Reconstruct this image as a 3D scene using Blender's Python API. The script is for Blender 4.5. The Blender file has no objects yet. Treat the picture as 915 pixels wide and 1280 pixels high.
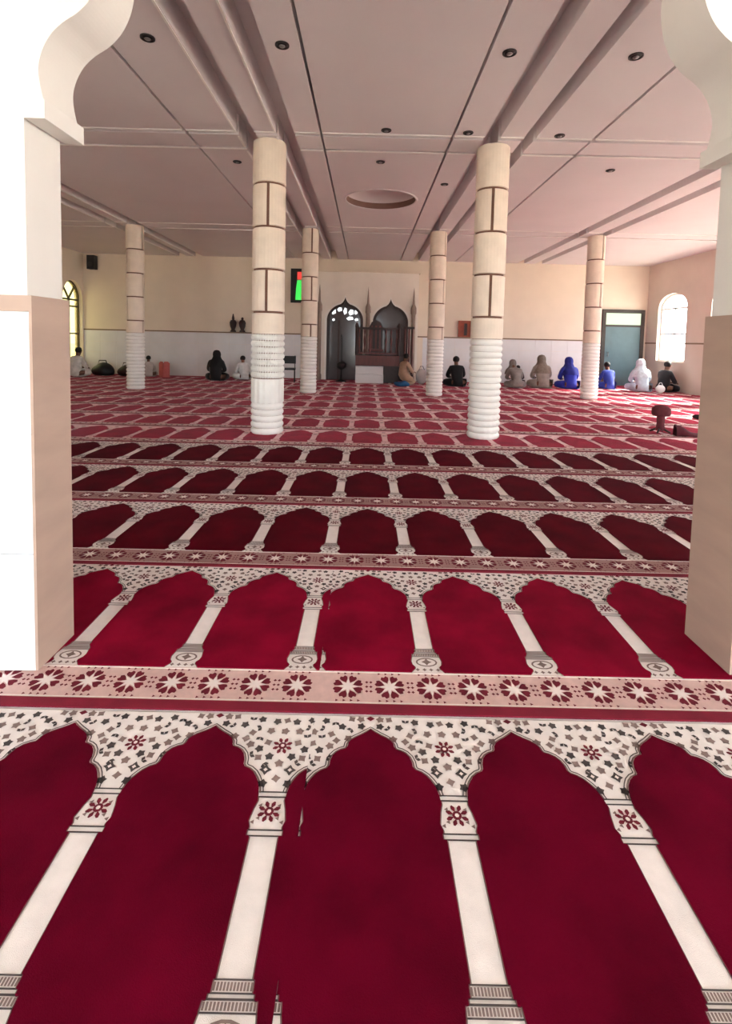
import bpy, math, random
from mathutils import Vector, Matrix
random.seed(7)
sc = bpy.context.scene
COL = sc.collection
PI = math.pi

# ------------------------------------------------------------------ camera
F_PX, YAW, PITCH, ROLL, CY, CAM_H = 623.14, -9.9e-4, .063088, .022856, 464.495, 1.5
cd = bpy.data.cameras.new('camera')
cd.sensor_fit = 'VERTICAL'; cd.sensor_height = 24.0
cd.lens = F_PX / 1280 * 24.0
cd.shift_y = -(640 - CY) / 1280
cd.clip_start = .02; cd.clip_end = 300
cam = bpy.data.objects.new('camera', cd); COL.objects.link(cam)
_sy, _cy = math.sin(YAW), math.cos(YAW)
fw = Vector((-_sy, _cy, 0)); rt = Vector((_cy, _sy, 0)); up = Vector((0, 0, 1))
f2 = fw * math.cos(PITCH) - up * math.sin(PITCH); u2 = up * math.cos(PITCH) + fw * math.sin(PITCH)
r3 = rt * math.cos(ROLL) + u2 * math.sin(ROLL); u3 = u2 * math.cos(ROLL) - rt * math.sin(ROLL)
m4 = Matrix((r3, u3, -f2)).transposed().to_4x4(); m4.translation = (0, 0, CAM_H)
cam.matrix_world = m4
sc.camera = cam

# ------------------------------------------------------------------ sky, light, exposure
world = bpy.data.worlds.new('sky'); sc.world = world; world.use_nodes = True
wn = world.node_tree; wn.nodes.clear()
wo = wn.nodes.new('ShaderNodeOutputWorld'); wb = wn.nodes.new('ShaderNodeBackground')
wb.inputs['Color'].default_value = (.87, .94, 1, 1); wb.inputs['Strength'].default_value = 6.0
wn.links.new(wb.outputs[0], wo.inputs['Surface'])
sun_d = bpy.data.lights.new('sun', 'SUN'); sun_d.energy = 22.0; sun_d.angle = .35; sun_d.color = (1, .95, .86)
sun = bpy.data.objects.new('sun', sun_d); COL.objects.link(sun)
sun.rotation_euler = (0, math.radians(52), math.radians(12))   # from the right, high through the side windows
vs = sc.view_settings
vs.view_transform = 'Standard'; vs.look = 'None'; vs.gamma = 1.0; vs.use_curve_mapping = False
vs.exposure = 1.25
sc.cycles.max_bounces = 10; sc.cycles.diffuse_bounces = 6; sc.cycles.glossy_bounces = 4
sc.cycles.transparent_max_bounces = 12

def portal(name, loc, rot, sx, sy):
    l = bpy.data.lights.new(name, 'AREA'); l.shape = 'RECTANGLE'; l.size = sx; l.size_y = sy
    l.cycles.is_portal = True
    o = bpy.data.objects.new(name, l); COL.objects.link(o); o.location = loc; o.rotation_euler = rot
    return o

# ------------------------------------------------------------------ helpers
def lin(c):
    return tuple(((x / 255 / 12.92) if x / 255 <= .04045 else ((x / 255 + .055) / 1.055) ** 2.4) for x in c) + (1,)

def mat(name, rgb, rough=.7, var=.08, scale=6, bump=0, bscale=60, sheen=0, sheen_tint=(1, 1, 1), sheen_rough=.4, metal=0, spec=.4, coat=0, stretch=None):
    m = bpy.data.materials.new(name); m.use_nodes = True
    nt = m.node_tree; b = nt.nodes['Principled BSDF']
    b.inputs['Roughness'].default_value = rough; b.inputs['Metallic'].default_value = metal
    b.inputs['Specular IOR Level'].default_value = spec
    b.inputs['Coat Weight'].default_value = coat
    if sheen:
        b.inputs['Sheen Weight'].default_value = sheen; b.inputs['Sheen Roughness'].default_value = sheen_rough
        b.inputs['Sheen Tint'].default_value = tuple(sheen_tint) + (1,)
    geo = nt.nodes.new('ShaderNodeNewGeometry')
    src = geo.outputs['Position']
    if stretch:
        mp = nt.nodes.new('ShaderNodeMapping'); mp.inputs['Scale'].default_value = stretch
        nt.links.new(src, mp.inputs['Vector']); src = mp.outputs['Vector']
    no = nt.nodes.new('ShaderNodeTexNoise'); no.inputs['Scale'].default_value = scale; no.inputs['Detail'].default_value = 4
    nt.links.new(src, no.inputs['Vector'])
    rp = nt.nodes.new('ShaderNodeValToRGB'); c = lin(rgb)
    rp.color_ramp.elements[0].position = .3; rp.color_ramp.elements[1].position = .7
    rp.color_ramp.elements[0].color = tuple(x * (1 - var) for x in c[:3]) + (1,)
    rp.color_ramp.elements[1].color = tuple(min(1, x * (1 + var)) for x in c[:3]) + (1,)
    nt.links.new(no.outputs['Fac'], rp.inputs['Fac']); nt.links.new(rp.outputs['Color'], b.inputs['Base Color'])
    if bump:
        n2 = nt.nodes.new('ShaderNodeTexNoise'); n2.inputs['Scale'].default_value = bscale; n2.inputs['Detail'].default_value = 3
        nt.links.new(src, n2.inputs['Vector'])
        bp = nt.nodes.new('ShaderNodeBump'); bp.inputs['Strength'].default_value = bump; bp.inputs['Distance'].default_value = .01
        nt.links.new(n2.outputs['Fac'], bp.inputs['Height']); nt.links.new(bp.outputs['Normal'], b.inputs['Normal'])
    return m

def glass_mat(name, tint, opacity=.12, rough=.03):
    m = bpy.data.materials.new(name); m.use_nodes = True; nt = m.node_tree; nt.nodes.clear()
    o = nt.nodes.new('ShaderNodeOutputMaterial'); t = nt.nodes.new('ShaderNodeBsdfTransparent'); g = nt.nodes.new('ShaderNodeBsdfGlossy')
    mx = nt.nodes.new('ShaderNodeMixShader'); mx.inputs[0].default_value = .06
    t.inputs['Color'].default_value = lin(tint); g.inputs['Roughness'].default_value = rough
    nt.links.new(t.outputs[0], mx.inputs[1]); nt.links.new(g.outputs[0], mx.inputs[2])
    nt.links.new(mx.outputs[0], o.inputs['Surface'])
    return m

def emit_mat(name, rgb, s):
    m = bpy.data.materials.new(name); m.use_nodes = True; b = m.node_tree.nodes['Principled BSDF']
    b.inputs['Base Color'].default_value = (.02, .02, .02, 1)
    b.inputs['Emission Color'].default_value = lin(rgb); b.inputs['Emission Strength'].default_value = s
    return m

class MB:
    def __init__(s): s.v = []; s.f = []; s.mi = []; s.sm = []
    def add(s, vs_, fs, mi=0, smooth=False):
        n = len(s.v); s.v += [tuple(p) for p in vs_]
        for f in fs:
            s.f.append(tuple(i + n for i in f)); s.mi.append(mi); s.sm.append(smooth)
        return s
    def box(s, x0, x1, y0, y1, z0, z1, mi=0):
        return s.add([(x0, y0, z0), (x1, y0, z0), (x1, y1, z0), (x0, y1, z0), (x0, y0, z1), (x1, y0, z1), (x1, y1, z1), (x0, y1, z1)],
                     [(0, 3, 2, 1), (4, 5, 6, 7), (0, 1, 5, 4), (1, 2, 6, 5), (2, 3, 7, 6), (3, 0, 4, 7)], mi)
    def prism(s, poly, z0, z1, mi=0, T=None):
        """polygon (a,b) extruded along the third axis; T maps (a,b,c) to xyz"""
        T = T or (lambda a, b, c: (a, b, c)); n = len(poly)
        vv = [T(a, b, z0) for a, b in poly] + [T(a, b, z1) for a, b in poly]
        fs = [tuple(range(n - 1, -1, -1)), tuple(range(n, 2 * n))] + [(i, (i + 1) % n, n + (i + 1) % n, n + i) for i in range(n)]
        return s.add(vv, fs, mi)
    def flat(s, poly, z, mi=0):
        return s.add([(a, b, z) for a, b in poly], [tuple(range(len(poly)))], mi)
    def lathe(s, prof, n=32, cx=0, cy=0, mi=0, smooth=True, rad=None, a0=0, a1=2 * PI, caps=True):
        full = abs(a1 - a0 - 2 * PI) < 1e-6; k = n if full else n + 1; vv = []
        for r, z in prof:
            for i in range(k):
                a = a0 + (a1 - a0) * i / n; q = r * (rad(a, z) if rad else 1)
                vv.append((cx + q * math.cos(a), cy + q * math.sin(a), z))
        fs = []
        for j in range(len(prof) - 1):
            for i in range(n):
                i2 = (i + 1) % k
                fs.append((j * k + i, j * k + i2, (j + 1) * k + i2, (j + 1) * k + i))
        s.add(vv, fs, mi, smooth)
        if full and caps:
            m = len(prof) - 1
            s.add([p for p in vv[:k]], [tuple(range(k - 1, -1, -1))], mi)
            s.add([p for p in vv[m * k:]], [tuple(range(k))], mi)
        return s
    def arcblock(s, r0, r1, z0, z1, a0, a1, n=10, bev=.008, mi=0):
        pr = [(r0, z0), (r1 - bev, z0), (r1, z0 + bev), (r1, z1 - bev), (r1 - bev, z1), (r0, z1)]
        vv = []
        for i in range(n + 1):
            a = a0 + (a1 - a0) * i / n
            for r, z in pr: vv.append((r * math.cos(a), r * math.sin(a), z))
        k = len(pr); fs = []
        for i in range(n):
            for j in range(k):
                j2 = (j + 1) % k
                fs.append((i * k + j, (i + 1) * k + j, (i + 1) * k + j2, i * k + j2))
        fs.append(tuple(range(k))); fs.append(tuple(n * k + j for j in range(k - 1, -1, -1)))
        return s.add(vv, fs, mi)
    def tube(s, pts, r, n=8, mi=0):
        pts = [Vector(p) for p in pts]; rr = r if isinstance(r, (list, tuple)) else [r] * len(pts); vv = []
        for i, p in enumerate(pts):
            d = (pts[min(i + 1, len(pts) - 1)] - pts[max(i - 1, 0)]).normalized()
            a = Vector((0, 0, 1)) if abs(d.z) < .9 else Vector((1, 0, 0))
            x = d.cross(a).normalized(); y = d.cross(x)
            for k in range(n):
                t = 2 * PI * k / n; vv.append(p + (x * math.cos(t) + y * math.sin(t)) * rr[i])
        fs = [(i * n + k, (i + 1) * n + k, (i + 1) * n + (k + 1) % n, i * n + (k + 1) % n) for i in range(len(pts) - 1) for k in range(n)]
        fs += [tuple(range(n)), tuple((len(pts) - 1) * n + k for k in range(n - 1, -1, -1))]
        return s.add(vv, fs, mi, True)
    def ball(s, c, r, nu=14, nv=9, mi=0, fn=None):
        rx, ry, rz = r if isinstance(r, (list, tuple)) else (r, r, r); vv = []
        for j in range(nv + 1):
            t = PI * j / nv
            for i in range(nu):
                a = 2 * PI * i / nu
                p = Vector((rx * math.sin(t) * math.cos(a), ry * math.sin(t) * math.sin(a), rz * math.cos(t)))
                if fn: p = fn(p)
                vv.append((c[0] + p.x, c[1] + p.y, c[2] + p.z))
        fs = [(j * nu + i, (j + 1) * nu + i, (j + 1) * nu + (i + 1) % nu, j * nu + (i + 1) % nu) for j in range(nv) for i in range(nu)]
        return s.add(vv, fs, mi, True)
    def mesh(s, name, mats):
        me = bpy.data.meshes.new(name); me.from_pydata(s.v, [], s.f)
        for m in (mats if isinstance(mats, (list, tuple)) else [mats]): me.materials.append(m)
        me.polygons.foreach_set('material_index', s.mi); me.polygons.foreach_set('use_smooth', s.sm)
        me.update(); return me
    def build(s, name, mats, parent=None, loc=None, rz=0):
        return place(s.mesh(name, mats), name, parent, loc, rz)

def place(me, name, parent=None, loc=None, rz=0):
    o = bpy.data.objects.new(name, me); COL.objects.link(o)
    if parent is not None: o.parent = parent
    if loc: o.location = loc
    o.rotation_euler = (0, 0, rz); return o

def tag(o, label=None, cat=None, group=None, kind=None):
    if label: o['label'] = label
    if cat: o['category'] = cat
    if group: o['group'] = group
    if kind: o['kind'] = kind
    return o

def empty(name, loc, label, cat, group=None, rz=0):
    o = bpy.data.objects.new(name, None); COL.objects.link(o); o.location = loc; o.rotation_euler = (0, 0, rz)
    o.empty_display_size = .1
    return tag(o, label, cat, group)

def copy_tree(o, parent=None):
    c = o.copy(); COL.objects.link(c); c.parent = parent
    for ch in o.children: copy_tree(ch, c)
    return c

# ------------------------------------------------------------------ materials
M = {}
M['white'] = mat('white_plaster', (228, 225, 219), .75, .03, 2, bump=.05, bscale=30)
M['cream'] = mat('cream_plaster', (232, 218, 200), .8, .03, 1.5, bump=.04, bscale=30)
M['taupe'] = mat('taupe_plaster', (214, 200, 188), .8, .04, 1.5)
M['ceil'] = mat('ceiling_paint', (224, 217, 218), .8, .02, 1.2)
M['tan'] = mat('tan_stone_cladding', (180, 156, 141), .55, .06, 3, stretch=(1, 1, 4))
M['marble'] = mat('white_marble', (232, 236, 240), .3, .03, 2, stretch=(1, 1, 5))
M['tile'] = mat('white_wall_tile', (226, 225, 226), .35, .03, 3)
M['trim'] = mat('brown_trim', (128, 104, 84), .5, .1, 8)
M['block'] = mat('cream_column_stone', (235, 220, 203), .7, .06, 5, bump=.15, bscale=40)
M['joint'] = mat('dark_joint', (120, 88, 74), .9, .1, 10)
M['ring'] = mat('white_ring_tile', (240, 238, 232), .4, .03, 6)
M['wood'] = mat('dark_red_wood', (92, 36, 30), .4, .25, 14, stretch=(1, 1, .2))
M['wood_dark'] = mat('dark_brown_wood', (50, 28, 24), .45, .2, 14)
M['black'] = mat('black_plastic', (22, 21, 23), .5, .1, 10)
M['darkmetal'] = mat('dark_metal', (52, 48, 48), .4, .1, 10, metal=.3)
M['chrome'] = mat('grey_metal', (150, 150, 150), .3, .05, 10, metal=.8)
M['glossdark'] = mat('dark_door_glass', (78, 72, 74), .12, .1, 2, spec=.6)
M['teal'] = mat('teal_grey_door_paint', (92, 116, 122), .5, .06, 4)
M['ground'] = mat('pale_paving', (205, 195, 180), .9, .08, 2)
M['floor'] = mat('concrete_floor', (150, 142, 134), .8, .08, 3)

M['wool_cream'] = mat('cream_wool', (240, 233, 228), .95, .04, 25, bump=.3, bscale=500, spec=.1, sheen=.12, sheen_tint=(1, .6, .66))
M['wool_band'] = mat('pinkish_border_wool', (212, 178, 170), .95, .07, 30, bump=.3, bscale=500, sheen=.25, sheen_tint=(1, .8, .82))
M['cream_far_bleed'] = mat('cream_wool_pink_bleed', (238, 206, 207), .95, .05, 25, spec=.1, sheen=.25, sheen_tint=(1, .6, .66))  # pink colour bleed on the far rows, painted into the cream weave
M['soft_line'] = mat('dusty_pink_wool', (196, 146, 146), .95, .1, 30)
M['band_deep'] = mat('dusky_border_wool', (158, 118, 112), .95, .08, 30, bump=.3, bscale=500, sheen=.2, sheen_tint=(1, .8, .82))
M['wool_dark'] = mat('dark_olive_wool', (72, 64, 62), .95, .15, 40)
M['wool_grey'] = mat('grey_brown_wool', (132, 112, 106), .95, .15, 40)
M['wool_red'] = mat('dark_red_wool', (104, 14, 34), .95, .12, 30)
M['wool_white'] = mat('white_wool', (238, 226, 220), .95, .04, 30)
M['wool_edge'] = mat('crimson_edge_wool', (122, 12, 40), .95, .12, 12, bump=.3, bscale=400)
PILE = {}
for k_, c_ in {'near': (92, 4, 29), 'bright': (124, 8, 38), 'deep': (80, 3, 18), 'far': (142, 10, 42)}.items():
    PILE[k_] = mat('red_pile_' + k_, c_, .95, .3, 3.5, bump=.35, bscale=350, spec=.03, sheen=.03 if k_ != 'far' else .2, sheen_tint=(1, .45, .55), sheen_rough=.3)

# ------------------------------------------------------------------ setting
XL, XR, YB, ZC = -10.5, 10.4, 18.6, 4.45
Y_OPEN = -4.2
ZT = .017                     # top of the carpet pile
fl = MB().box(XL - .3, XR + .3, Y_OPEN, YB + .3, -.15, 0).build('floor', M['floor']); tag(fl, kind='structure')
gr = MB().box(-60, 60, -60, 80, -.4, -.16).build('ground', M['ground']); tag(gr, kind='structure')

def opening_wall(mb, T, s0, s1, zt, z0, prof, d0, d1, mi=0):
    """wall panel from s0 to s1 with an opening whose outline runs up from prof[0] to prof[-1]; T maps (s, z, depth)"""
    mb.prism([(s0, z0)] + prof + [(s1, z0), (s1, zt), (s0, zt)], d0, d1, mi, T)

def round_top(a, b, z0, zs, zt, n=14):
    c, w = (a + b) / 2, (b - a) / 2
    return [(a, z0)] + [(c - w * math.cos(PI * i / n), zs + (zt - zs) * math.sin(PI * i / n)) for i in range(n + 1)] + [(b, z0)]

# --- arcade with the scalloped arch
AY0, AY1 = 2.154, 2.423
half = [(-1.572, 2.40), (-1.49, 2.40), (-1.49, 2.45), (-1.505, 2.52), (-1.51, 2.585), (-1.495, 2.65), (-1.46, 2.715), (-1.41, 2.765), (-1.345, 2.81),
        (-1.29, 2.87), (-1.25, 2.95), (-1.23, 3.04), (-1.225, 3.12), (-1.235, 3.22), (-1.215, 3.34), (-1.15, 3.45), (-1.05, 3.53), (-.95, 3.58),
        (-.90, 3.64), (-.87, 3.74), (-.80, 3.84), (-.68, 3.91), (-.55, 3.94), (-.50, 3.99), (-.42, 4.07), (-.28, 4.13), (-.12, 4.16), (0, 4.22)]
def smooth_pts(P, k=5):
    out = []
    for i in range(len(P) - 1):
        p0, p1, p2, p3 = P[max(0, i - 1)], P[i], P[i + 1], P[min(len(P) - 1, i + 2)]
        for j in range(k):
            t = j / k
            out.append(tuple(.5 * (2 * b + (c - a) * t + (2 * a - 5 * b + 4 * c - d) * t * t + (3 * b - a - 3 * c + d) * t ** 3) for a, b, c, d in zip(p0, p1, p2, p3)))
    return out + [P[-1]]
half = half[:2] + smooth_pts(half[2:])
def arch_prof(xc):
    l = [(xc - 1.572, ZT)] + [(xc + a, z) for a, z in half]
    return l + [(2 * xc - a, z) for a, z in reversed(l[:-1])]
wa = MB(); ARC = .140; BAY = 3.144 + .66
TA = lambda s, z, d: (s, d + (.024 if d < 2.3 else .041) * max(-2.3, min(2.3, s - .13)), z)   # the piers deepen slightly to one side
for k in (-2, -1, 0, 1, 2):
    xc = ARC + k * BAY; s0, s1 = xc - BAY / 2, xc + BAY / 2
    if k == -2: s0 = XL
    if k == 2: s1 = XR
    opening_wall(wa, TA, s0, s1, ZC + .3, ZT, arch_prof(xc), AY0, AY1)
wall_arc = wa.build('wall_front', M['white']); tag(wall_arc, kind='structure')
# impost ledges and dado cladding of each pier
for k in (-1, 0, 1):
    for sgn in (-1, 1):
        xj = ARC + k * BAY + sgn * 1.56
        a, b = (xj, xj + .085) if sgn < 0 else (xj - .085, xj)
        MB().prism([(a, 2.375), (b, 2.375), (b, 2.452), (a, 2.452)], AY0 - .02, AY1 + .02, 0, TA).build('impost_ledge', M['white'], wall_arc)
        # tan jamb slab, 1.63 m high
        e = .012
        a, b = (xj, xj + e) if sgn < 0 else (xj - e, xj)
        MB().prism([(a, ZT), (b, ZT), (b, 1.655), (a, 1.655)], AY0 - e, AY1 + e, 0, TA).build('jamb_slab', M['tan'], wall_arc)
for k in (-1, 0):
    xa, xb = ARC + k * BAY + 1.572, ARC + (k + 1) * BAY - 1.56
    MB().prism([(xa, 1.588), (xb, 1.588), (xb, 1.655), (xa, 1.655)], AY0 - .012, AY0, 0, TA).build('dado_cap', M['tan'], wall_arc)
    for i in range(3):
        h = (1.588 - ZT) / 3
        MB().prism([(xa + .001, ZT + i * h + (.002 if i else 0)), (xb - .001, ZT + i * h + (.002 if i else 0)), (xb - .001, ZT + (i + 1) * h - .002), (xa + .001, ZT + (i + 1) * h - .002)], AY0 - .012, AY0, 0, TA).build('marble_slab', M['marble'], wall_arc)
    MB().prism([(xa, ZT), (xb, ZT), (xb, 1.655), (xa, 1.655)], AY1, AY1 + .012, 0, TA).build('jamb_slab', M['tan'], wall_arc)

# --- rear wall added behind the camera to cut the front light, with open arches
wq = MB(); TQ = lambda s, z, d: (s, d, z)
for k in range(-2, 3):
    xc = ARC + k * 4.0; s0, s1 = (XL if k == -2 else xc - 2), (XR if k == 2 else xc + 2)
    opening_wall(wq, TQ, s0, s1, ZC + .3, ZT, round_top(xc - .95, xc + .95, ZT, 2.2, 3.1), Y_OPEN, Y_OPEN + .25)
    portal('arch_portal', (xc, Y_OPEN - .05, 1.6), (-PI / 2, 0, 0), 1.9, 3.1)
tag(wq.build('wall_rear_added', M['white']), kind='structure')

# --- back wall with tiled dado
wb_ = MB().box(XL, XR, YB, YB + .3, 0, ZC + .3).build('wall_back', M['cream']); tag(wb_, kind='structure')
tile_me = MB().box(.003, .597, -.012, 0, .003, .403).mesh('wall_tile', M['tile'])
DOORX = (8.72, 10.28)
ix = 0
while XL + ix * .6 < XR - .6:
    x = XL + ix * .6; ix += 1
    if -2.35 < x < 1.7 or x + .6 > DOORX[0] - .1: continue
    for r in range(4): place(tile_me, 'wall_tile', wb_, (x, YB, .02 + r * .405))
MB().box(XL, -2.1, YB - .03, YB, 1.645, 1.69).build('dado_rail', M['trim'], wb_)
MB().box(1.9, DOORX[0] - .1, YB - .03, YB, 1.645, 1.69).build('dado_rail', M['trim'], wb_)

# --- right wall, arched windows
WINS_R = [17.1, 14.35, 11.6, 8.85, 6.1, .2, -2.4]
TR = lambda s, z, d: (XR + d, s, z)
wr = MB(); cuts = [YB]
edges = [YB] + [(WINS_R[i] + WINS_R[i + 1]) / 2 for i in range(len(WINS_R) - 1)] + [Y_OPEN]
for i, yc in enumerate(WINS_R):
    a, b = edges[i + 1], edges[i]
    wr.box(XR, XR + .28, a, b, 0, 1.0)
    opening_wall(wr, TR, a, b, ZC + .3, 1.0, round_top(yc - .8, yc + .8, 1.0, 2.85, 3.33), 0, .28)
wall_r = wr.build('wall_right', M['taupe']); tag(wall_r, kind='structure')
for i, yc in enumerate(WINS_R):
    a, b = edges[i + 1] if i < len(WINS_R) - 1 else Y_OPEN, edges[i]
    for p, q in ((a, yc - .8), (yc + .8, b)):
        MB().box(XR - .025, XR, p, q, 1.6, 1.65).build('dado_rail', M['trim'], wall_r)

M['pane'] = glass_mat('clear_window_glass', (244, 246, 246))
M['pane_yellow'] = glass_mat('pale_yellow_glass', (176, 171, 140))
M['frame_white'] = mat('white_window_frame', (235, 235, 232), .4, .03, 5)
M['frame_dark'] = mat('olive_window_frame', (88, 76, 48), .5, .1, 8)

def arch_window(name, Tx, yc, w2, z0, zs, zt, frame, pane, label, grid=False):
    """frame ring, bars and panes; Tx(s,z,d) maps into the wall thickness"""
    root = MB(); o = round_top(yc - w2, yc + w2, z0, zs, zt); t = .06
    i_ = round_top(yc - w2 + t, yc + w2 - t, z0 + t, zs, zt - t)
    n = len(o)
    vv = [Tx(a, b, d) for d in (.12, .18) for a, b in o] + [Tx(a, b, d) for d in (.12, .18) for a, b in i_]
    fs = []
    for k in range(n):
        k2 = (k + 1) % n
        fs += [(k, k2, 2 * n + k2, 2 * n + k), (n + k2, n + k, 3 * n + k, 3 * n + k2), (2 * n + k, 2 * n + k2, 3 * n + k2, 3 * n + k)]
    root.add(vv, fs)
    r = root.build(name, frame); tag(r, kind='structure')
    def bar(s0, s1, za, zb): MB().prism([(s0, za), (s1, za), (s1, zb), (s0, zb)], .125, .175, 0, Tx).build('glazing_bar', frame, r)
    bar(yc - .03, yc + .03, z0 + t, zs)
    bar(yc - w2 + t, yc + w2 - t, zs - .06, zs)
    if grid:
        bar(yc - w2 + t, yc + w2 - t, zs - .3, zs - .24)
        for sg in (-1, 1):
            MB().prism([(yc - .03 * sg, zs), (yc + .03 * sg, zs), (yc + sg * (w2 * .62 + .03), zs + (zt - zs) * .72), (yc + sg * (w2 * .62 - .03), zs + (zt - zs) * .72)][::sg], .125, .175, 0, Tx).build('glazing_bar', frame, r)
        bar(yc - w2 + t, yc + w2 - t, z0 + (zs - z0) * .42, z0 + (zs - z0) * .42 + .05)
    else:
        bar(yc - w2 + t, yc + w2 - t, z0 + (zs - z0) * .5, z0 + (zs - z0) * .5 + .05)
    # panes: lower left, lower right, fanlight
    for sg in (-1, 1):
        s0, s1 = sorted((yc + sg * .03, yc + sg * (w2 - t)))
        MB().prism([(s0, z0 + t), (s1, z0 + t), (s1, zs - .06), (s0, zs - .06)], .148, .152, 0, Tx).build('pane', pane, r)
    MB().prism([(yc - w2 + t, zs)] + [p for p in i_[1:-1]] + [(yc + w2 - t, zs)], .148, .152, 0, Tx).build('pane', pane, r)
    return r
for i, yc in enumerate(WINS_R):
    arch_window('window_%d' % (i + 1), TR, yc, .8, 1.0, 2.85, 3.33, M['frame_white'], M['pane'], '')
    portal('window_portal', (XR + .3, yc, 2.15), (0, PI / 2, 0), 2.3, 1.6)

# --- left wall, arched windows with yellow glass
WINS_L = [17.9, 11.3]
TL = lambda s, z, d: (XL - d, s, z)
wl = MB()
edges = [YB] + [(WINS_L[i] + WINS_L[i + 1]) / 2 for i in range(len(WINS_L) - 1)] + [Y_OPEN]
for i, yc in enumerate(WINS_L):
    a, b = edges[i + 1], edges[i]
    wl.box(XL - .28, XL, a, b, 0, .55)
    wl.prism([(a, .55)] + round_top(yc - .6, yc + .6, .55, 2.75, 3.4) + [(b, .55), (b, ZC + .3), (a, ZC + .3)], 0, .28, 0, TL)
wall_l = wl.build('wall_left', M['cream']); tag(wall_l, kind='structure')
for i, yc in enumerate(WINS_L):
    arch_window('window_%d' % (i + 11), TL, yc, .6, .55, 2.75, 3.4, M['frame_dark'], M['pane_yellow'], '', True)
    portal('window_portal', (XL - .3, yc, 2.0), (0, -PI / 2, 0), 2.8, 1.2)

# --- ceiling: slab with lowered panels, recessed troughs between them
cs = MB().box(XL - .3, XR + .3, Y_OPEN, YB + .3, ZC + .3, ZC + .5).build('ceiling', M['ceil']); tag(cs, kind='structure')
XI = [(XL, -6.95), (-6.68, -6.36), (-6.08, -2.70), (-2.66, -1.93), (-1.68, -1.36), (-1.10, -.735), (-.70, 1.165), (1.20, 1.64), (1.86, 2.2), (2.37, 3.175), (3.215, 5.5), (5.76, 6.16), (6.42, XR)]
YI = [(2.44, 7.36), (7.48, 7.95), (8.06, 13.3), (13.38, 13.86), (13.94, YB)]
DOME = (.24, 10.7, .74)
for a, b in XI:
    for c, d in YI:
        if a == -.70 and c == 8.06:
            n = 48; x0, y0, r = DOME; mb = MB()
            ci = [(x0 + r * math.cos(2 * PI * i / n), y0 + r * math.sin(2 * PI * i / n)) for i in range(n)]
            sq = []
            for i in range(n):
                ca, sa = math.cos(2 * PI * i / n), math.sin(2 * PI * i / n)
                tx = ((b - x0) if ca > 0 else (x0 - a)) / max(abs(ca), 1e-6); ty = ((d - y0) if sa > 0 else (y0 - c)) / max(abs(sa), 1e-6)
                t = min(tx, ty); sq.append((x0 + t * ca, y0 + t * sa))
            vv = [(x, y, ZC) for x, y in ci] + [(x, y, ZC) for x, y in sq] + [(x, y, ZC + .3) for x, y in ci] + [(x, y, ZC + .3) for x, y in sq]
            fs = []
            for i in range(n):
                j = (i + 1) % n
                fs += [(i, j, n + j, n + i), (2 * n + i, 2 * n + j, j, i), (n + i, n + j, 3 * n + j, 3 * n + i)]
            mb.add(vv, fs)
            for X_, Y_ in ((a, c), (b, c), (b, d), (a, d)):
                # corner wedges left by the radial fan
                near = sorted(range(n), key=lambda i: (sq[i][0] - X_) ** 2 + (sq[i][1] - Y_) ** 2)[:2]
                p, q = sq[near[0]], sq[near[1]]
                mb.add([(p[0], p[1], ZC), (q[0], q[1], ZC), (X_, Y_, ZC)], [(0, 1, 2)])
            mb.build('ceiling_panel', M['ceil'], cs)
        else:
            MB().box(a, b, c, d, ZC, ZC + .298).build('ceiling_panel', M['ceil'], cs)
M['mould'] = mat('white_moulding_and_lit_edge', (244, 240, 236), .6, .02, 5)
for y_ in (7.33, 7.99, 13.27, 13.895):
    for a, b in XI:
        MB().box(a + .005, b - .005, y_, y_ + .03, ZC - .014, ZC - .001).build('ceiling_moulding_and_lit_edge', M['mould'], cs)
for x_ in (-6.98, -6.39, -1.955, -1.385):  # white strips painted for the light catching the troughs' left walls
    for c, d in YI:
        MB().box(x_, x_ + .022, c + .035, d - .035, ZC - .018, ZC - .001).build('ceiling_moulding_and_lit_edge', M['mould'], cs)
MB().box(XL, XR, Y_OPEN, 2.15, ZC, ZC + .298).build('ceiling_panel', M['ceil'], cs)
dm = MB(); x0, y0, r = DOME
dm.lathe([(r + .04, ZC - .001), (r + .035, ZC - .012), (r + .01, ZC - .014), (r - .01, ZC - .008), (r - .015, ZC + .0)], 48, x0, y0, caps=False)
dm.build('ceiling_ring', M['ceil'], cs)
M['brownring'] = mat('brown_painted_ring', (118, 84, 74), .6, .08, 8)
MB().lathe([(r - .001, ZC + .001), (r - .002, ZC + .13)], 48, x0, y0, caps=False).build('dome_side', M['brownring'], cs)
dm = MB(); pr = [(r - .002, ZC + .13), (r * .86, ZC + .22), (r * .5, ZC + .28), (.02, ZC + .297)]
k = 48; vv = [(x0 + q * math.cos(2 * PI * i / k), y0 + q * math.sin(2 * PI * i / k), z) for q, z in pr for i in range(k)]
dm.add(vv, [(j * k + (i + 1) % k, j * k + i, (j + 1) * k + i, (j + 1) * k + (i + 1) % k) for j in range(len(pr) - 1) for i in range(k)], 0, True)
dm.build('ceiling_dome', M['ceil'], cs)

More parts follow.
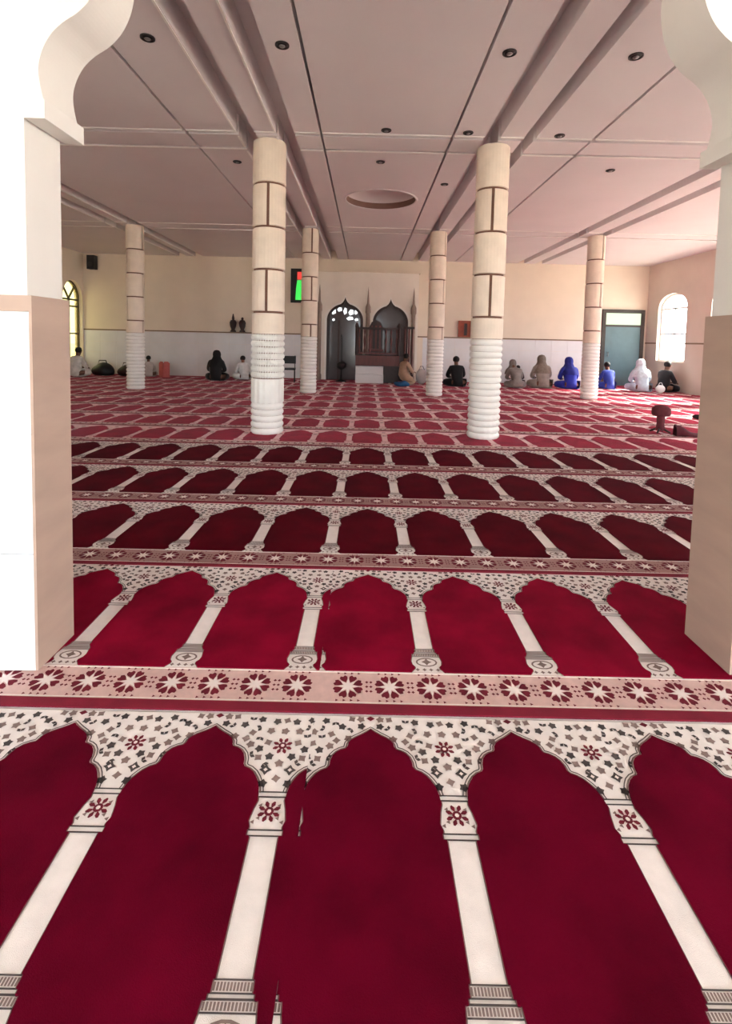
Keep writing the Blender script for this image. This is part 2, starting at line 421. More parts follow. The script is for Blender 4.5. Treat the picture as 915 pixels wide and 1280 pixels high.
# ------------------------------------------------------------------ carpets
W, L0 = .538, 1.2475
HW = [(.356, .045), (.372, .043), (.40, .051), (.44, .058), (.458, .051), (.466, .051), (.467, .055), (.488, .055), (.489, .044), (.82, .044), (.821, .049),
      (.846, .049), (.847, .055), (.858, .055), (.859, .064), (.882, .066), (.915, .072), (.94, .068), (.956, .056), (.968, .058), (.98, .068), (.99, .074)]
ARCH = [(0, .070), (.014, .083), (.034, .097), (.056, .110), (.074, .124), (.083, .138), (.085, .152), (.091, .162), (.108, .168), (.124, .178), (.137, .194),
        (.144, .214), (.146, .236), (.154, .248), (.172, .256), (.189, .270), (.202, .288), (.212, .306), (.219, .326), (.223, .345)]
def niche_right():
    return ARCH + [(W / 2 - h, v) for v, h in HW]
def niche_poly():
    r_ = niche_right(); return [(u, -v) for u, v in r_] + [(-u, -v) for u, v in reversed(r_[1:])]
def clip(poly, xs, keep_less):
    out = []
    ins = (lambda p: p[0] <= xs) if keep_less else (lambda p: p[0] >= xs)
    for i in range(len(poly)):
        p, q = poly[i], poly[(i + 1) % len(poly)]
        if ins(p): out.append(p)
        if ins(p) != ins(q):
            t = (xs - p[0]) / (q[0] - p[0]); out.append((xs, p[1] + t * (q[1] - p[1])))
    return out
Z_BASE, Z_FLAT, Z_MOTIF, Z_PILE = .010, .0112, .0125, ZT - .001
def star(cx, cv, r1, r2, n, a=0):
    return [(cx + (r1 if i % 2 == 0 else r2) * math.cos(a + PI * i / n), -cv + (r1 if i % 2 == 0 else r2) * math.sin(a + PI * i / n)) for i in range(2 * n)]
rnd = random.Random(5)
FLOWERS = []
def arch_v(u):
    """height v of the niche outline at distance u from the niche centre"""
    for (a, va), (b, vb) in zip(ARCH, ARCH[1:]):
        if a <= u <= b and b > a: return va + (vb - va) * (u - a) / (b - a)
    return .35
tries = 0
while len(FLOWERS) < 26 and tries < 20000:
    tries += 1
    x = rnd.uniform(0, W / 2 - .01); v = rnd.uniform(.018, .33)
    u = W / 2 - x
    if v > arch_v(max(0, u)) - .030: continue
    if x < .012 and v < .3: x = 0.0
    if (x ** 2 + (v - .153) ** 2) ** .5 < .056 or ((x - .042) ** 2 + (v - .256) ** 2) ** .5 < .026: continue
    if W / 2 - x < .03 and v < .04: continue
    if any(((x - a) ** 2 + (v - b) ** 2) ** .5 < .033 or (0 < x < .016) for a, b in FLOWERS): continue
    FLOWERS.append((x, v))
def motif_mesh(simple=False, xclip=None, keep_less=True):
    """dark woven pattern around one cream column stripe, u = 0 on the stripe"""
    mb = MB()
    def put(poly, mi, z=Z_MOTIF):
        if xclip is not None:
            poly = clip(poly, xclip, keep_less)
            if len(poly) < 3: return
        mb.flat(poly, z, mi)
    # double outline of the arch on each side and the dark edge of the column
    for sg in (-1, 1):
        pts = [(sg * (W / 2 - u), v) for u, v in ARCH]
        for off, th, mi in ((.002, .0055, 1), (.0125, .0035, 0)):
            def shift(o): 
                res = []
                for i, (x, v) in enumerate(pts):
                    a = pts[max(0, i - 1)]; b = pts[min(len(pts) - 1, i + 1)]
                    tx, tv = b[0] - a[0], b[1] - a[1]; l = math.hypot(tx, tv) or 1
                    nx, nv = tv / l, -tx / l
                    if nx * (-sg) < 0 and abs(nx) > .2 or (abs(nx) <= .2 and nv > 0): nx, nv = -nx, -nv
                    if nv > 0: nx, nv = -nx, -nv
                    if i == 0: nx, nv = 0, -1
                    res.append((x + nx * o, v + nv * o))
                return res
            A, B = shift(off), shift(off + th)
            for i in range(len(A) - 1):
                put([(A[i][0], -A[i][1]), (A[i + 1][0], -A[i + 1][1]), (B[i + 1][0], -B[i + 1][1]), (B[i][0], -B[i][1])], mi)
        for (v0, h0), (v1, h1) in zip(HW[:-1], HW[1:]):
            if v1 - v0 > .003: put([(sg * h0, -v0), (sg * h1, -v1), (sg * (h1 - .0035), -v1), (sg * (h0 - .0035), -v0)], 1)
    # cross bands
    for v0, v1, h, mi in ((.338, .343, .046, 0), (.356, .361, .045, 0), (.4655, .4705, .055, 0), (.4835, .4885, .055, 0), (.820, .8235, .049, 0), (.8445, .848, .055, 0), (.8545, .859, .064, 0), (.878, .8815, .066, 0)):
        put([(-h, -v0), (h, -v0), (h, -v1), (-h, -v1)], mi)
    for v0, v1, h, n in ((.826, .842, .047, 12), (.861, .876, .062, 15)):
        for i in range(n):
            x = -h + 2 * h * (i + .5) / n; d = h / n * .62
            put([(x - d, -v0), (x + d, -v0), (x + d, -v1), (x - d, -v1)], 1)
    # vase at the foot
    for r1, r2, z_, mi in ((.05, .042, 0, 1),):
        n = 14
        for i in range(n):
            a, b = 2 * PI * i / n, 2 * PI * (i + 1) / n; cv = .92
            put([(r1 * math.cos(a), -cv + r1 * .62 * math.sin(a)), (r1 * math.cos(b), -cv + r1 * .62 * math.sin(b)), (r2 * math.cos(b), -cv + r2 * .58 * math.sin(b)), (r2 * math.cos(a), -cv + r2 * .58 * math.sin(a))], mi)
    put(star(0, .918, .024, .013, 4), 1)
    for x in (-.046, -.015, .015, .046): put(star(x, .973, .011, .006, 4), 1)
    # red flowers
    for cv, r in ((.153, .036), (.408, .036)):
        for i in range(8):
            a = 2 * PI * (i + .5) / 8
            put([(x_ * math.cos(a) - y_ * math.sin(a), -cv + x_ * math.sin(a) + y_ * math.cos(a)) for x_, y_ in ((r * .3, 0), (r * .72, -r * .2), (r, -r * .08), (r, r * .08), (r * .72, r * .2))], 2)
        put([(r * .42 * math.cos(2 * PI * i / 8), -cv + r * .42 * math.sin(2 * PI * i / 8)) for i in range(8)], 2)
        put([(r * .2 * math.cos(2 * PI * i / 6), -cv + r * .2 * math.sin(2 * PI * i / 6)) for i in range(6)], 3, Z_MOTIF + .0008)
    for sg in (-1, 1):
        for (x, v) in ((.030, .388), (.030, .43), (.045, .443)): put(star(sg * x, v, .008, .004, 3, sg), 1)
        put(star(sg * .042, .256, .022, .0125, 4), 0); put(star(sg * .042, .256, .008, .005, 4), 3, Z_MOTIF + .0008)
        # small tip diamond, half on each neighbour
        put([(sg * W / 2, -.002), (sg * (W / 2 - .017), -.013), (sg * W / 2, -.026)], 2)
    for i, (x, v) in enumerate([] if simple else FLOWERS):
        for sg in ((-1, 1) if x > 0 else (1,)):
            k = (i * 7) % 4; a = i * 1.3
            if k in (0, 2): put(star(sg * x, v, .0175, .0115, 5, sg * a), 0 if k == 0 else 1)
            elif k == 1:
                for da in (-.7, .7):
                    c_, s_ = math.cos(sg * a + da), math.sin(sg * a + da)
                    put([(sg * x, -v), (sg * x + .011 * c_ - .007 * s_, -v + .011 * s_ + .007 * c_), (sg * x + .021 * c_, -v + .021 * s_), (sg * x + .011 * c_ + .007 * s_, -v + .011 * s_ - .007 * c_)], 0)
            else: put(star(sg * x, v, .0165, .010, 4, sg * a), 1)
    return mb.mesh('column_motif', [M['soft_line'], M['soft_line'], M['wool_red'], M['wool_white']] if simple else [M['wool_dark'], M['wool_grey'], M['wool_red'], M['wool_white']])
MOTIF = motif_mesh(); MOTIF_FAR = motif_mesh(True)
NICHE = {k: MB().prism(niche_poly(), Z_BASE, Z_PILE).mesh('prayer_panel', PILE[k]) for k in PILE}
def rosette_mb(mb, x, v):
    for i in range(8):
        a = 2 * PI * (i + .5) / 8; R_ = .066
        mb.flat([(x + p * math.cos(a) - q * math.sin(a), -v + (p * math.sin(a) + q * math.cos(a)) * 1.08) for p, q in ((.024, 0), (.040, -.013), (.055, -.018), (R_, -.010), (.060, 0), (R_, .010), (.055, .018), (.040, .013))], Z_MOTIF, 0)
    mb.flat(star(x, v, .050, .019, 8), Z_MOTIF + .0008, 1)
ROS = MB(); rosette_mb(ROS, 0, 0); ROS = ROS.mesh('rosette', [M['wool_red'], M['wool_white']])
V_B0, V_B1, V_E0, V_E1 = .992, 1.193, 1.198, 1.2475

def runner(label, xa, xb, ytop, xoff, tint, vis, panels_clip=None, ros_parts=True, ln=L0, extra_left=None):
    """one carpet runner from xa to xb whose far edge lies at ytop; stripes at xoff + n*W"""
    root = empty('carpet_runner', (0, ytop, 0), label, 'carpet', 'patterned red carpet runners')
    MB().box(xa, xb, -ln, 0, 0.0005, Z_BASE).build('ground_weave', M['cream_far_bleed' if tint == 'far' else 'wool_cream'], root)
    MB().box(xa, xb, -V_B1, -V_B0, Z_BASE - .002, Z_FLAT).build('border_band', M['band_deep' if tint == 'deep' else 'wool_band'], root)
    MB().box(xa, xb, -min(V_E1, ln), -V_E0, Z_BASE - .002, Z_PILE).build('edge_band', M['wool_edge'], root)
    lines = MB()
    for v0, v1 in ((V_B0 + .004, V_B0 + .010), (V_B1 - .010, V_B1 - .004)):
        lines.box(xa, xb, -v1, -v0, Z_FLAT - .001, Z_MOTIF)
    lines.build('border_line', M['wool_white'], root)
    v_a, v_b = max(xa, -vis), min(xb, vis)
    n0, n1 = math.ceil((v_a - xoff) / W) - 1, math.floor((v_b - xoff) / W) + 1
    rest = MB(); dots = MB()
    for n in range(n0, n1 + 1):
        xs = xoff + n * W
        if xa <= xs - W / 2 and xs + W / 2 <= xb: tag(place(MOTIF_FAR if tint == 'far' else MOTIF, 'column_motif', root, (xs, 0, 0)), kind='stuff')
        elif xs + W / 2 > xa and xs - W / 2 < xb:
            less = xs + W / 2 > xb
            tag(place(motif_mesh(tint == 'far', (xb if less else xa) - xs, less), 'column_motif', root, (xs, 0, 0)), kind='stuff')
        xn = xs + W / 2
        if xa <= xn - W / 2 and xn + W / 2 <= xb: place(NICHE[tint], 'prayer_panel', root, (xn, 0, 0))
        elif xn + W / 2 > xa and xn - W / 2 < xb:
            pl = niche_poly()
            if xn + W / 2 > xb: pl = clip(pl, xb - xn, True)
            if xn - W / 2 < xa: pl = clip(pl, xa - xn, False)
            if len(pl) > 3: MB().prism(pl, Z_BASE, Z_PILE).build('prayer_panel', PILE[tint], root, (xn, 0, 0))
        for q in range(3):
            xr = xs + (q - 1) * W / 3
            if xr - .068 < xa or xr + .068 > xb: continue
            vc = (V_B0 + V_B1) / 2
            if ros_parts: place(ROS, 'rosette', root, (xr, -vc, 0))
            else: rosette_mb(rest, xr, vc)
            xd = xr + W / 6
            if xd < xb - .03:
                for dv in (-.028, 0, .028):
                    for dx in (-.009, .009): dots.flat(star(xd + dx, vc + dv, .008, .005, 4), Z_MOTIF)
            for dx in (-.045, -.015, .015, .045):
                for dv in (-.083, .083): dots.flat(star(xr + dx, vc + dv, .008, .004, 3), Z_MOTIF)
    if rest.v: tag(rest.build('rosette_border', [M['wool_red'], M['wool_white']], root), kind='stuff')
    if dots.v: tag(dots.build('border_dots', M['wool_red'], root), kind='stuff')
    return root

YT = [1.887 + 1.2475 * i for i in range(14)]
YT[1], YT[2] = 3.147, 4.382
X0 = .314
ORD = ['', '', 'third', 'fourth', 'fifth', 'sixth', 'seventh', 'eighth', 'ninth', 'tenth', 'eleventh', 'twelfth', 'thirteenth', 'fourteenth']
SEAM = X0 - W + .0475
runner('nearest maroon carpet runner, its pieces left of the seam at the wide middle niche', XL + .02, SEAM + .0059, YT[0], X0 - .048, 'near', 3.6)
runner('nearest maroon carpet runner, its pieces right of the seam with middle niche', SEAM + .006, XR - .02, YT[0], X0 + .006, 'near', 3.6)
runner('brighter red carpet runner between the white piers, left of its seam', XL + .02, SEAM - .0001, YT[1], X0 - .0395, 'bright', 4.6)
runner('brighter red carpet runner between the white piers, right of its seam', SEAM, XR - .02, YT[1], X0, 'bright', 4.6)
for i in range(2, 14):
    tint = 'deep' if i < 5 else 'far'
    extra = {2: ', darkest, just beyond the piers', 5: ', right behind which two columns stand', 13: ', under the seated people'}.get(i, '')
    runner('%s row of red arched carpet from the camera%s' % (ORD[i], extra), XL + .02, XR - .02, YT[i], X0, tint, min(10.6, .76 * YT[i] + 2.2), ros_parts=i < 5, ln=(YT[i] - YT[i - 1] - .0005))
# runner behind the camera's feet
runner('carpet runner lying beneath the camera, below the lower picture edge', XL + .02, XR - .02, YT[0] - L0 - .001, X0, 'near', 3.0)
es = MB().box(XL + .02, XR - .02, YT[13] + .001, YB - .02, .0005, Z_PILE).build('carpet_strip', PILE['far'])
tag(es, 'plain dark red carpet strip along the foot of the back wall', 'carpet')

# ------------------------------------------------------------------ columns
JZ = [1.54, 1.89, 2.53, 3.165, 3.805, ZC]
def ring_mesh(r, h, kind):
    mb = MB(); n = 48
    pr = [(r * .91, 0)] + [(r * (.91 + .11 * math.sin(PI * t / 6) ** .7), h * t / 6) for t in range(1, 6)] + [(r * .91, h)]
    if kind == 'studded': mb.lathe(pr, 144, rad=lambda a, z: 1 + (.02 if (a / (2 * PI) * 36 + .01) % 1 < .6 else -.07))
    elif kind == 'rope': mb.lathe(pr, 72, rad=lambda a, z: 1 + .016 * math.sin(18 * a + z / h * 3))
    elif kind == 'fluted': mb.lathe([(r * .97, 0), (r * .99, h * .03), (r * .99, h * .97), (r * .97, h)], 96, rad=lambda a, z: 1 + .03 * math.sin(16 * a))
    else: mb.lathe(pr, 40)
    return mb.mesh('tile_ring', M['ring'])
def column(label, x, y, r, joints, style):
    root = empty('column', (x, y, ZT), label, 'column', 'stone clad columns')
    to_cam = math.atan2(-y, -x)
    MB().lathe([(r * .9, 0), (r * .9, ZC - ZT - .002)], 32).build('core', M['joint'], root)
    nr = 16; h = JZ[0] / nr; z = 0.0
    seq = ['rope'] * 4 + ['plain'] * 12 if style == 'rope' else ['plain'] * 16
    if style == 'studded': seq = ['plain'] * 5 + ['fluted'] + ['studded'] * 7
    cache = {}
    for s_ in seq:
        hh = h * 4 if s_ == 'fluted' else h
        if s_ not in cache: cache[s_] = ring_mesh(r, hh * .97, s_)
        place(cache[s_], 'fluted_drum' if s_ == 'fluted' else 'tile_ring', root, (0, 0, z)); z += hh
    for (z0, z1), ja in zip(zip(JZ, JZ[1:]), joints):
        a = to_cam + math.radians(ja); g = .022 / r
        top = z1 - ZT - (.017 if z1 < ZC else .003)
        for q in (0, PI):
            MB().arcblock(r * .8, r, z0 - ZT + .015 if z0 > JZ[0] else z0 + .003, top, a + q + g, a + q + PI - g, 14).build('stone_block', M['block'], root)
    return root
column('nearer cream stone column with studded white base, the one before the green display', -1.53, 7.78, .25, [95, -8, 90, -5, 88], 'studded')
column('nearer cream stone column with roped white ring base, before the wooden wall box', 1.87, 7.78, .245, [95, 8, 85, 5, 92], 'rope')
column('far cream column standing before the black heaps near the yellow window', -6.35, 13.75, .235, [55, -58, 58, -58, 52], 'plain')
column('far cream column beside the arched dark glass door', -1.572, 13.7, .225, [12, 95, 14, 100, 12], 'plain')
column('far cream column beside the wooden pulpit', 1.9, 13.7, .225, [50, -62, 52, -62, 56], 'plain')
column('far cream column next to the teal door, between two blue-clad people', 6.2, 13.75, .225, [95, -100, 48, 96, 50], 'plain')

# ------------------------------------------------------------------ downlights
dl_ring = MB().lathe([(.085, 0), (.085, -.012), (.07, -.016), (.06, -.006), (.06, 0)], 24)
def downlight(x, y, label):
    root = empty('downlight', (x, y, ZC), label, 'ceiling light', 'recessed ceiling downlights')
    root.scale = (.85, .85, 1)
    place(DLR, 'trim_ring', root); place(DLB, 'reflector', root); place(DLL, 'lamp_face', root)
DLR = dl_ring.mesh('trim_ring', M['darkmetal'])
DLB = MB().lathe([(.058, -.002), (.05, -.012), (.034, -.014)], 24).mesh('reflector', M['black'])
DLL = MB().lathe([(.036, -.0135), (.03, -.022), (.004, -.026)], 20).mesh('lamp_face', M['chrome'])
for x, y, lb in ((-2.24, 5.15, 'round downlight in the ceiling strip beyond the outer trough on the left'), (-.915, 5.22, 'round downlight between the groove and trough above the studded column'),
                 (1.39, 5.26, 'round downlight between groove and trough on the roped column side'), (2.68, 5.27, 'round downlight in the ceiling strip nearest the right pier'),
                 (.215, 7.2, 'round downlight in the middle ceiling panel before the first cross slot'), (1.37, 7.22, 'round downlight close to the top of the roped column'),
                 (2.67, 7.25, 'round downlight outside the roped column top'), (.17, 8.45, 'round downlight just before the ceiling dome'),
                 (1.4, 9.55, 'round downlight beside the ceiling dome'), (4.05, 8.6, 'round downlight in the wide ceiling panel over the right bay'), (-2.24, 8.6, 'round downlight past the studded column in second bay')):
    downlight(x, y, lb)

# ------------------------------------------------------------------ mihrab panel on the back wall
PX0, PX1, PY = -2.05, 1.88, YB - .28
def ogee(a, b, z0, zs, zt, n=9):
    c, w = (a + b) / 2, (b - a) / 2; hgt = zt - zs; l = [(a, z0)]
    for i in range(n + 1):
        t = PI / 2 * i / n * .84
        l.append((c - w * math.cos(t), zs + hgt * .72 * math.sin(t)))
    l += [(c - w * .13, zs + hgt * .78), (c - w * .05, zs + hgt * .88), (c, zt)]
    return l + [(2 * c - p, q) for p, q in reversed(l[:-1])]
TB = lambda s, z, d: (s, PY + d, z)
N1 = (-1.46, -.13); N2 = (.22, 1.52)
mp = MB()
opening_wall(mp, TB, PX0, .04, 3.95, ZT, ogee(N1[0], N1[1], ZT, 2.2, 3.05), 0, .26)
opening_wall(mp, TB, .04, PX1, 3.95, ZT, ogee(N2[0], N2[1], ZT, 2.15, 3.02), 0, .26)
mih = empty('mihrab', (0, 0, 0), 'cream mihrab wall panel with two dark ogee arched niches', 'niche')
M['panel'] = mat('pale_panel_plaster', (238, 229, 218), .75, .03, 2)
mp.build('wall_panel', M['panel'], mih)
MB().box(PX0 - .04, PX1 + .04, PY - .04, YB - .001, 3.95, 4.03).build('panel_cornice', M['cream'], mih)
M['trimwhite'] = mat('white_arch_trim', (240, 236, 230), .5, .02, 5)
for (a, b), zs, zt in ((N1, 2.2, 3.05), (N2, 2.15, 3.02)):
    for gr_, y0, y1, m_, nm in ((.07, -.03, -.001, M['trimwhite'], 'arch_trim'), (-.001, .03, .09, M['wood_dark'], 'arch_frame')):
        o = ogee(a - gr_, b + gr_, ZT, zs, zt + gr_ * 1.2); i_ = ogee(a + .001 if gr_ > 0 else a + .1, b - .001 if gr_ > 0 else b - .1, ZT, zs, zt - (.001 if gr_ > 0 else .13)); n = len(o)
        vv = [TB(p, q, d) for d in (y0, y1) for p, q in o] + [TB(p, q, d) for d in (y0, y1) for p, q in i_]
        fs = []
        for k in range(n - 1):
            fs += [(k, k + 1, 2 * n + k + 1, 2 * n + k), (k + 1, k, n + k, n + k + 1), (2 * n + k, 2 * n + k + 1, 3 * n + k + 1, 3 * n + k), (n + k + 1, n + k, 3 * n + k, 3 * n + k + 1)]
        MB().add(vv, fs).build(nm, m_, mih)
MB().prism(ogee(N1[0] + .09, N1[1] - .09, ZT, 2.2, 2.93), .10, .12, 0, TB).build('glass_door', M['glossdark'], mih)
MB().prism(ogee(N2[0] + .09, N2[1] - .09, ZT, 2.15, 2.90), .10, .12, 0, TB).build('glass_door', M['glossdark'], mih)
# reflection of the bright outdoors in the left niche's glass, painted as glowing patches
M['fan'] = emit_mat('painted_outdoor_reflection', (225, 235, 238), .9)
for x, z, w_, h_ in ((-1.22, 2.52, .17, .22), (-1.0, 2.60, .18, .16), (-.8, 2.54, .13, .26), (-.58, 2.50, .2, .22), (-.40, 2.52, .12, .2), (-1.22, 2.22, .1, .1), (-.62, 2.28, .26, .14), (-.38, 2.24, .14, .1)):
    MB().prism([(x - w_ / 2, z), (x - w_ * .2, z - h_ / 2), (x + w_ / 2, z - h_ * .25), (x + w_ * .4, z + h_ * .4), (x - w_ * .1, z + h_ / 2)], .085, .099, 0, TB).build('fanlight_or_reflection_pane', M['fan'], mih)
M['greycol'] = mat('grey_brown_stone', (150, 130, 118), .6, .1, 6)
for x, zt in ((-1.72, 3.0), (.045, 2.95), (1.70, 2.95)):
    MB().lathe([(.10, ZT), (.10, .2), (.075, .24), (.075, zt - .5), (.10, zt - .45), (.095, zt - .25), (.045, zt - .12), (.02, zt + .3), (.004, zt + .48)], 16, x, PY - .105).build('engaged_column', M['greycol'], mih)
MB().box(-1.05, -.98, PY + .05, PY + .1, ZT, 2.2).build('door_stile', M['wood_dark'], mih)

# ------------------------------------------------------------------ wooden pulpit
pu = empty('pulpit', (0, 0, ZT), 'dark wooden pulpit with spindle rail and high chair back before the niche', 'pulpit')
def pb(name, m_, *b, mats=None): return MB().box(*b).build(name, m_, pu)
pb('step', M['tile'], -.35, .62, 17.15, 17.75, 0, .30)
pb('step', M['tile'], -.35, .62, 17.35, 17.75, .302, .58)
pb('platform', M['wood'], -.36, 1.16, 17.28, 18.0, .60, .96)
pb('skirt', M['wood_dark'], .64, 1.14, 17.4, 17.95, 0, .598)
pb('lower_rail', M['wood'], -.34, 1.14, 17.32, 17.38, 1.0, 1.06)
pb('upper_rail', M['wood_dark'], -.34, 1.14, 17.31, 17.39, 1.86, 1.93)
sp = MB().lathe([(.022, 0), (.034, .06), (.018, .14), (.03, .3), (.036, .42), (.018, .6), (.03, .72), (.022, .8)], 10).mesh('spindle', M['wood'])
for i in range(8):
    if i in (3, 4): continue
    place(sp, 'spindle', pu, (-.24 + i * .185, 17.35, 1.06))
for x in (-.33, 1.13):
    MB().lathe([(.05, .96), (.05, 1.9), (.065, 1.93), (.06, 2.0), (.02, 2.08)], 12, x, 17.35).build('corner_post', M['wood_dark'], pu)
ch = MB().prism([(.1, .96), (.1, 1.95), (.18, 2.12), (.34, 2.2), (.5, 2.12), (.58, 1.95), (.58, .96)], 17.6, 17.68, 0, lambda a, b, c: (a, c, b)).build('chair_back', M['wood_dark'], pu)
for x in (.2, .34, .48): MB().box(x - .03, x + .03, 17.585, 17.602, 1.1, 2.0).build('back_slat', M['wood'], ch)
pb('bench_seat', M['wood'], .08, .6, 17.36, 17.6, 1.1, 1.18)
for x in (1.36, 1.5, 1.62): MB().lathe([(.03, 0), (.03, 1.9)], 10, x, 17.5).build('stair_post', M['wood'], pu)
pb('stair_rail', M['wood_dark'], 1.28, 1.68, 17.46, 17.54, 1.9, 1.98)
pb('stair_tread', M['wood_dark'], 1.18, 1.66, 17.35, 17.95, .25, .32)
pb('stair_tread', M['wood_dark'], 1.18, 1.5, 17.35, 17.95, .55, .62)

# ------------------------------------------------------------------ things along the back wall
ms = empty('microphone_stand', (-.86, 17.6, ZT), 'black floor microphone stand with thick base before the glass niche', 'microphone stand')
MB().lathe([(.19, 0), (.19, .03), (.06, .06), (.03, .1)], 20).build('base', M['black'], ms)
MB().tube([(0, 0, .08), (0, 0, 1.55)], .018).build('pole', M['black'], ms)
MB().lathe([(.05, .42), (.16, .5), (.17, .62), (.12, .68), (.03, .7)], 16).build('cable_bundle', M['black'], ms)
MB().tube([(0, 0, 1.55), (-.02, -.06, 1.66)], [.03, .026]).build('microphone', M['darkmetal'], ms)

de = empty('display_board', (-2.52, YB - .1, 2.82), 'tall black display board with red and green lit fields on the back wall', 'display')
MB().box(-.30, .42, -.02, .095, 0, 1.24).build('housing', M['black'], de)
M['ledred'] = emit_mat('red_display_light', (225, 60, 55), .5); M['ledgreen'] = emit_mat('green_display_light', (60, 225, 85), .5)
MB().box(-.06, .30, -.03, -.021, .84, 1.12).build('red_field', M['ledred'], de)
MB().prism([(-.12, .1), (.30, .1), (.26, .62), (.2, .82), (-.06, .82), (-.10, .5)], -.03, -.021, 0, lambda a, b, c: (a, c, b)).build('green_field', M['ledgreen'], de)

wbx = empty('wall_box', (3.62, YB, 1.695), 'reddish wooden box with open front standing on the dado rail', 'box')
M['orangewood'] = mat('orange_red_wood', (168, 82, 56), .5, .15, 12)
MB().box(-.22, .26, -.12, -.03, 0, .04).build('bottom_board', M['orangewood'], wbx); MB().box(-.22, .26, -.12, -.03, .56, .6).build('top_board', M['orangewood'], wbx)
for x in (-.22, .22): MB().box(x, x + .04, -.12, -.03, .041, .559).build('side_board', M['orangewood'], wbx)
MB().box(-.179, .219, -.045, -.03, .041, .559).build('back_board', M['orangewood'], wbx)
MB().box(.0, .1, -.11, -.046, .06, .5).build('book', M['wood_dark'], wbx)

def ornament(x, label, h):
    o = empty('rail_ornament', (x, YB - .0, 1.695), label, 'ornament', 'dark ornaments on the rail')
    MB().lathe([(.10, 0), (.11, .03), (.06, .08), (.11, .2), (.13, .34), (.09, .42), (.04, .44), (.05, .5), (.015, h)], 14, 0, -.145).build('body', M['wood_dark'], o)
    MB().box(-.13, .13, -.26, -.031, -.006, 0).build('foot_plate', M['wood_dark'], o)
ornament(-4.92, 'taller dark urn shaped ornament on the dado rail', .66); ornament(-4.58, 'shorter dark urn shaped ornament close behind the studded column', .54)

spk = empty('wall_speaker', (-10.06, YB, 3.85), 'black loudspeaker hung high in the corner above the yellow window', 'speaker')
MB().box(-.13, .13, -.34, -.08, 0, .5).build('cabinet', M['black'], spk)
MB().lathe([(.09, 0), (.085, .01), (.03, .004)], 18).build('cone', M['darkmetal'], spk, (0, -.345, .17)).rotation_euler = (PI / 2, 0, 0)
MB().box(-.03, .03, -.08, -.001, .2, .3).build('bracket', M['darkmetal'], spk)

dr = MB()
for a, b, c, d in ((DOORX[0], DOORX[0] + .13, 0, 2.82), (DOORX[1] - .13, DOORX[1], 0, 2.82), (DOORX[0] + .13, DOORX[1] - .13, 2.69, 2.82)):
    dr.box(a, b, YB - .09, YB - .001, ZT + c, ZT + d)
M['doorframe'] = mat('dark_olive_door_frame', (62, 52, 46), .5, .1, 6)
door = dr.build('door_1', M['doorframe']); tag(door, 'teal grey door in a dark frame with pale fanlight beside the corner', kind='structure')
MB().box(DOORX[0] + .131, DOORX[1] - .131, YB - .06, YB - .02, ZT + .01, 2.2).build('door_leaf', M['teal'], door)
M['fanlit'] = emit_mat('daylit_green_fanlight', (196, 214, 178), .75)
MB().box(DOORX[0] + .131, DOORX[1] - .131, YB - .05, YB - .03, 2.28, 2.705).build('fanlight_or_reflection_pane', M['fanlit'], door)
MB().box(DOORX[0] + .131, DOORX[1] - .131, YB - .08, YB - .02, 2.2, 2.28).build('transom_bar', M['doorframe'], door)
MB().tube([(DOORX[0] + .25, YB - .07, 1.1), (DOORX[0] + .25, YB - .12, 1.1), (DOORX[0] + .25, YB - .12, 1.25), (DOORX[0] + .25, YB - .07, 1.25)], .014).build('door_handle', M['chrome'], door)
for z0, z1 in ((.25, 1.0), (1.3, 2.05)): MB().box(DOORX[0] + .36, DOORX[1] - .28, YB - .066, YB - .06, z0, z1).build('door_panel', M['teal'], door)

chr_ = empty('office_chair', (-2.62, 16.9, ZT), 'black chair with wide backrest beside the far column near the glass niche', 'chair', rz=.1)
MB().box(-.24, .24, -.22, .22, .42, .48).build('seat', M['black'], chr_)
MB().box(-.24, .24, .2, .25, .62, .88).build('backrest', M['black'], chr_)
for x in (-.21, .21):
    MB().tube([(x, .2, 0), (x, .2, .42), (x, .225, .9)], .014).build('leg', M['darkmetal'], chr_)
    MB().tube([(x, -.2, 0), (x, -.2, .42)], .014).build('leg', M['darkmetal'], chr_)

M['redcloth'] = mat('salmon_red_plastic', (182, 84, 78), .5, .1, 8)
st = empty('folding_stand', (-7.15, 17.6, ZT), 'small salmon red two-leaf folding stand on the floor by white tiles', 'stand')
for sg in (-1, 1):
    MB().prism([(0, 0), (sg * .18, 0), (sg * .18, .5), (sg * .12, .56), (sg * .03, .56), (0, .5)], -.02, .02, 0, lambda a, b, c: (a + sg * .006, c + abs(a) * .5, b)).build('leaf', M['redcloth'], st)

def bag(x, y, s, label, m_):
    o = empty('bag', (x, y, ZT), label, 'bag', 'dark bags by the wall')
    def f_(p):
        k = 1 + .1 * math.sin(9 * p.x + 5 * p.z) + .07 * math.sin(13 * p.y)
        return Vector((p.x * k, p.y * k, max(-.17, p.z * k)))
    MB().ball((0, 0, .17 * s), (.34 * s, .22 * s, .22 * s), 18, 12, fn=f_).build('body', m_, o)
    MB().tube([(-.16 * s, 0, .3 * s), (-.1 * s, 0, .48 * s), (.1 * s, 0, .48 * s), (.16 * s, 0, .3 * s)], .018).build('strap', m_, o)
bag(-9.35, 17.7, 1.15, 'large black bag on the floor near the yellow glazed window', M['black'])
bag(-8.55, 17.8, 1.0, 'dark bag on the floor just left of the far column', M['wood_dark'])

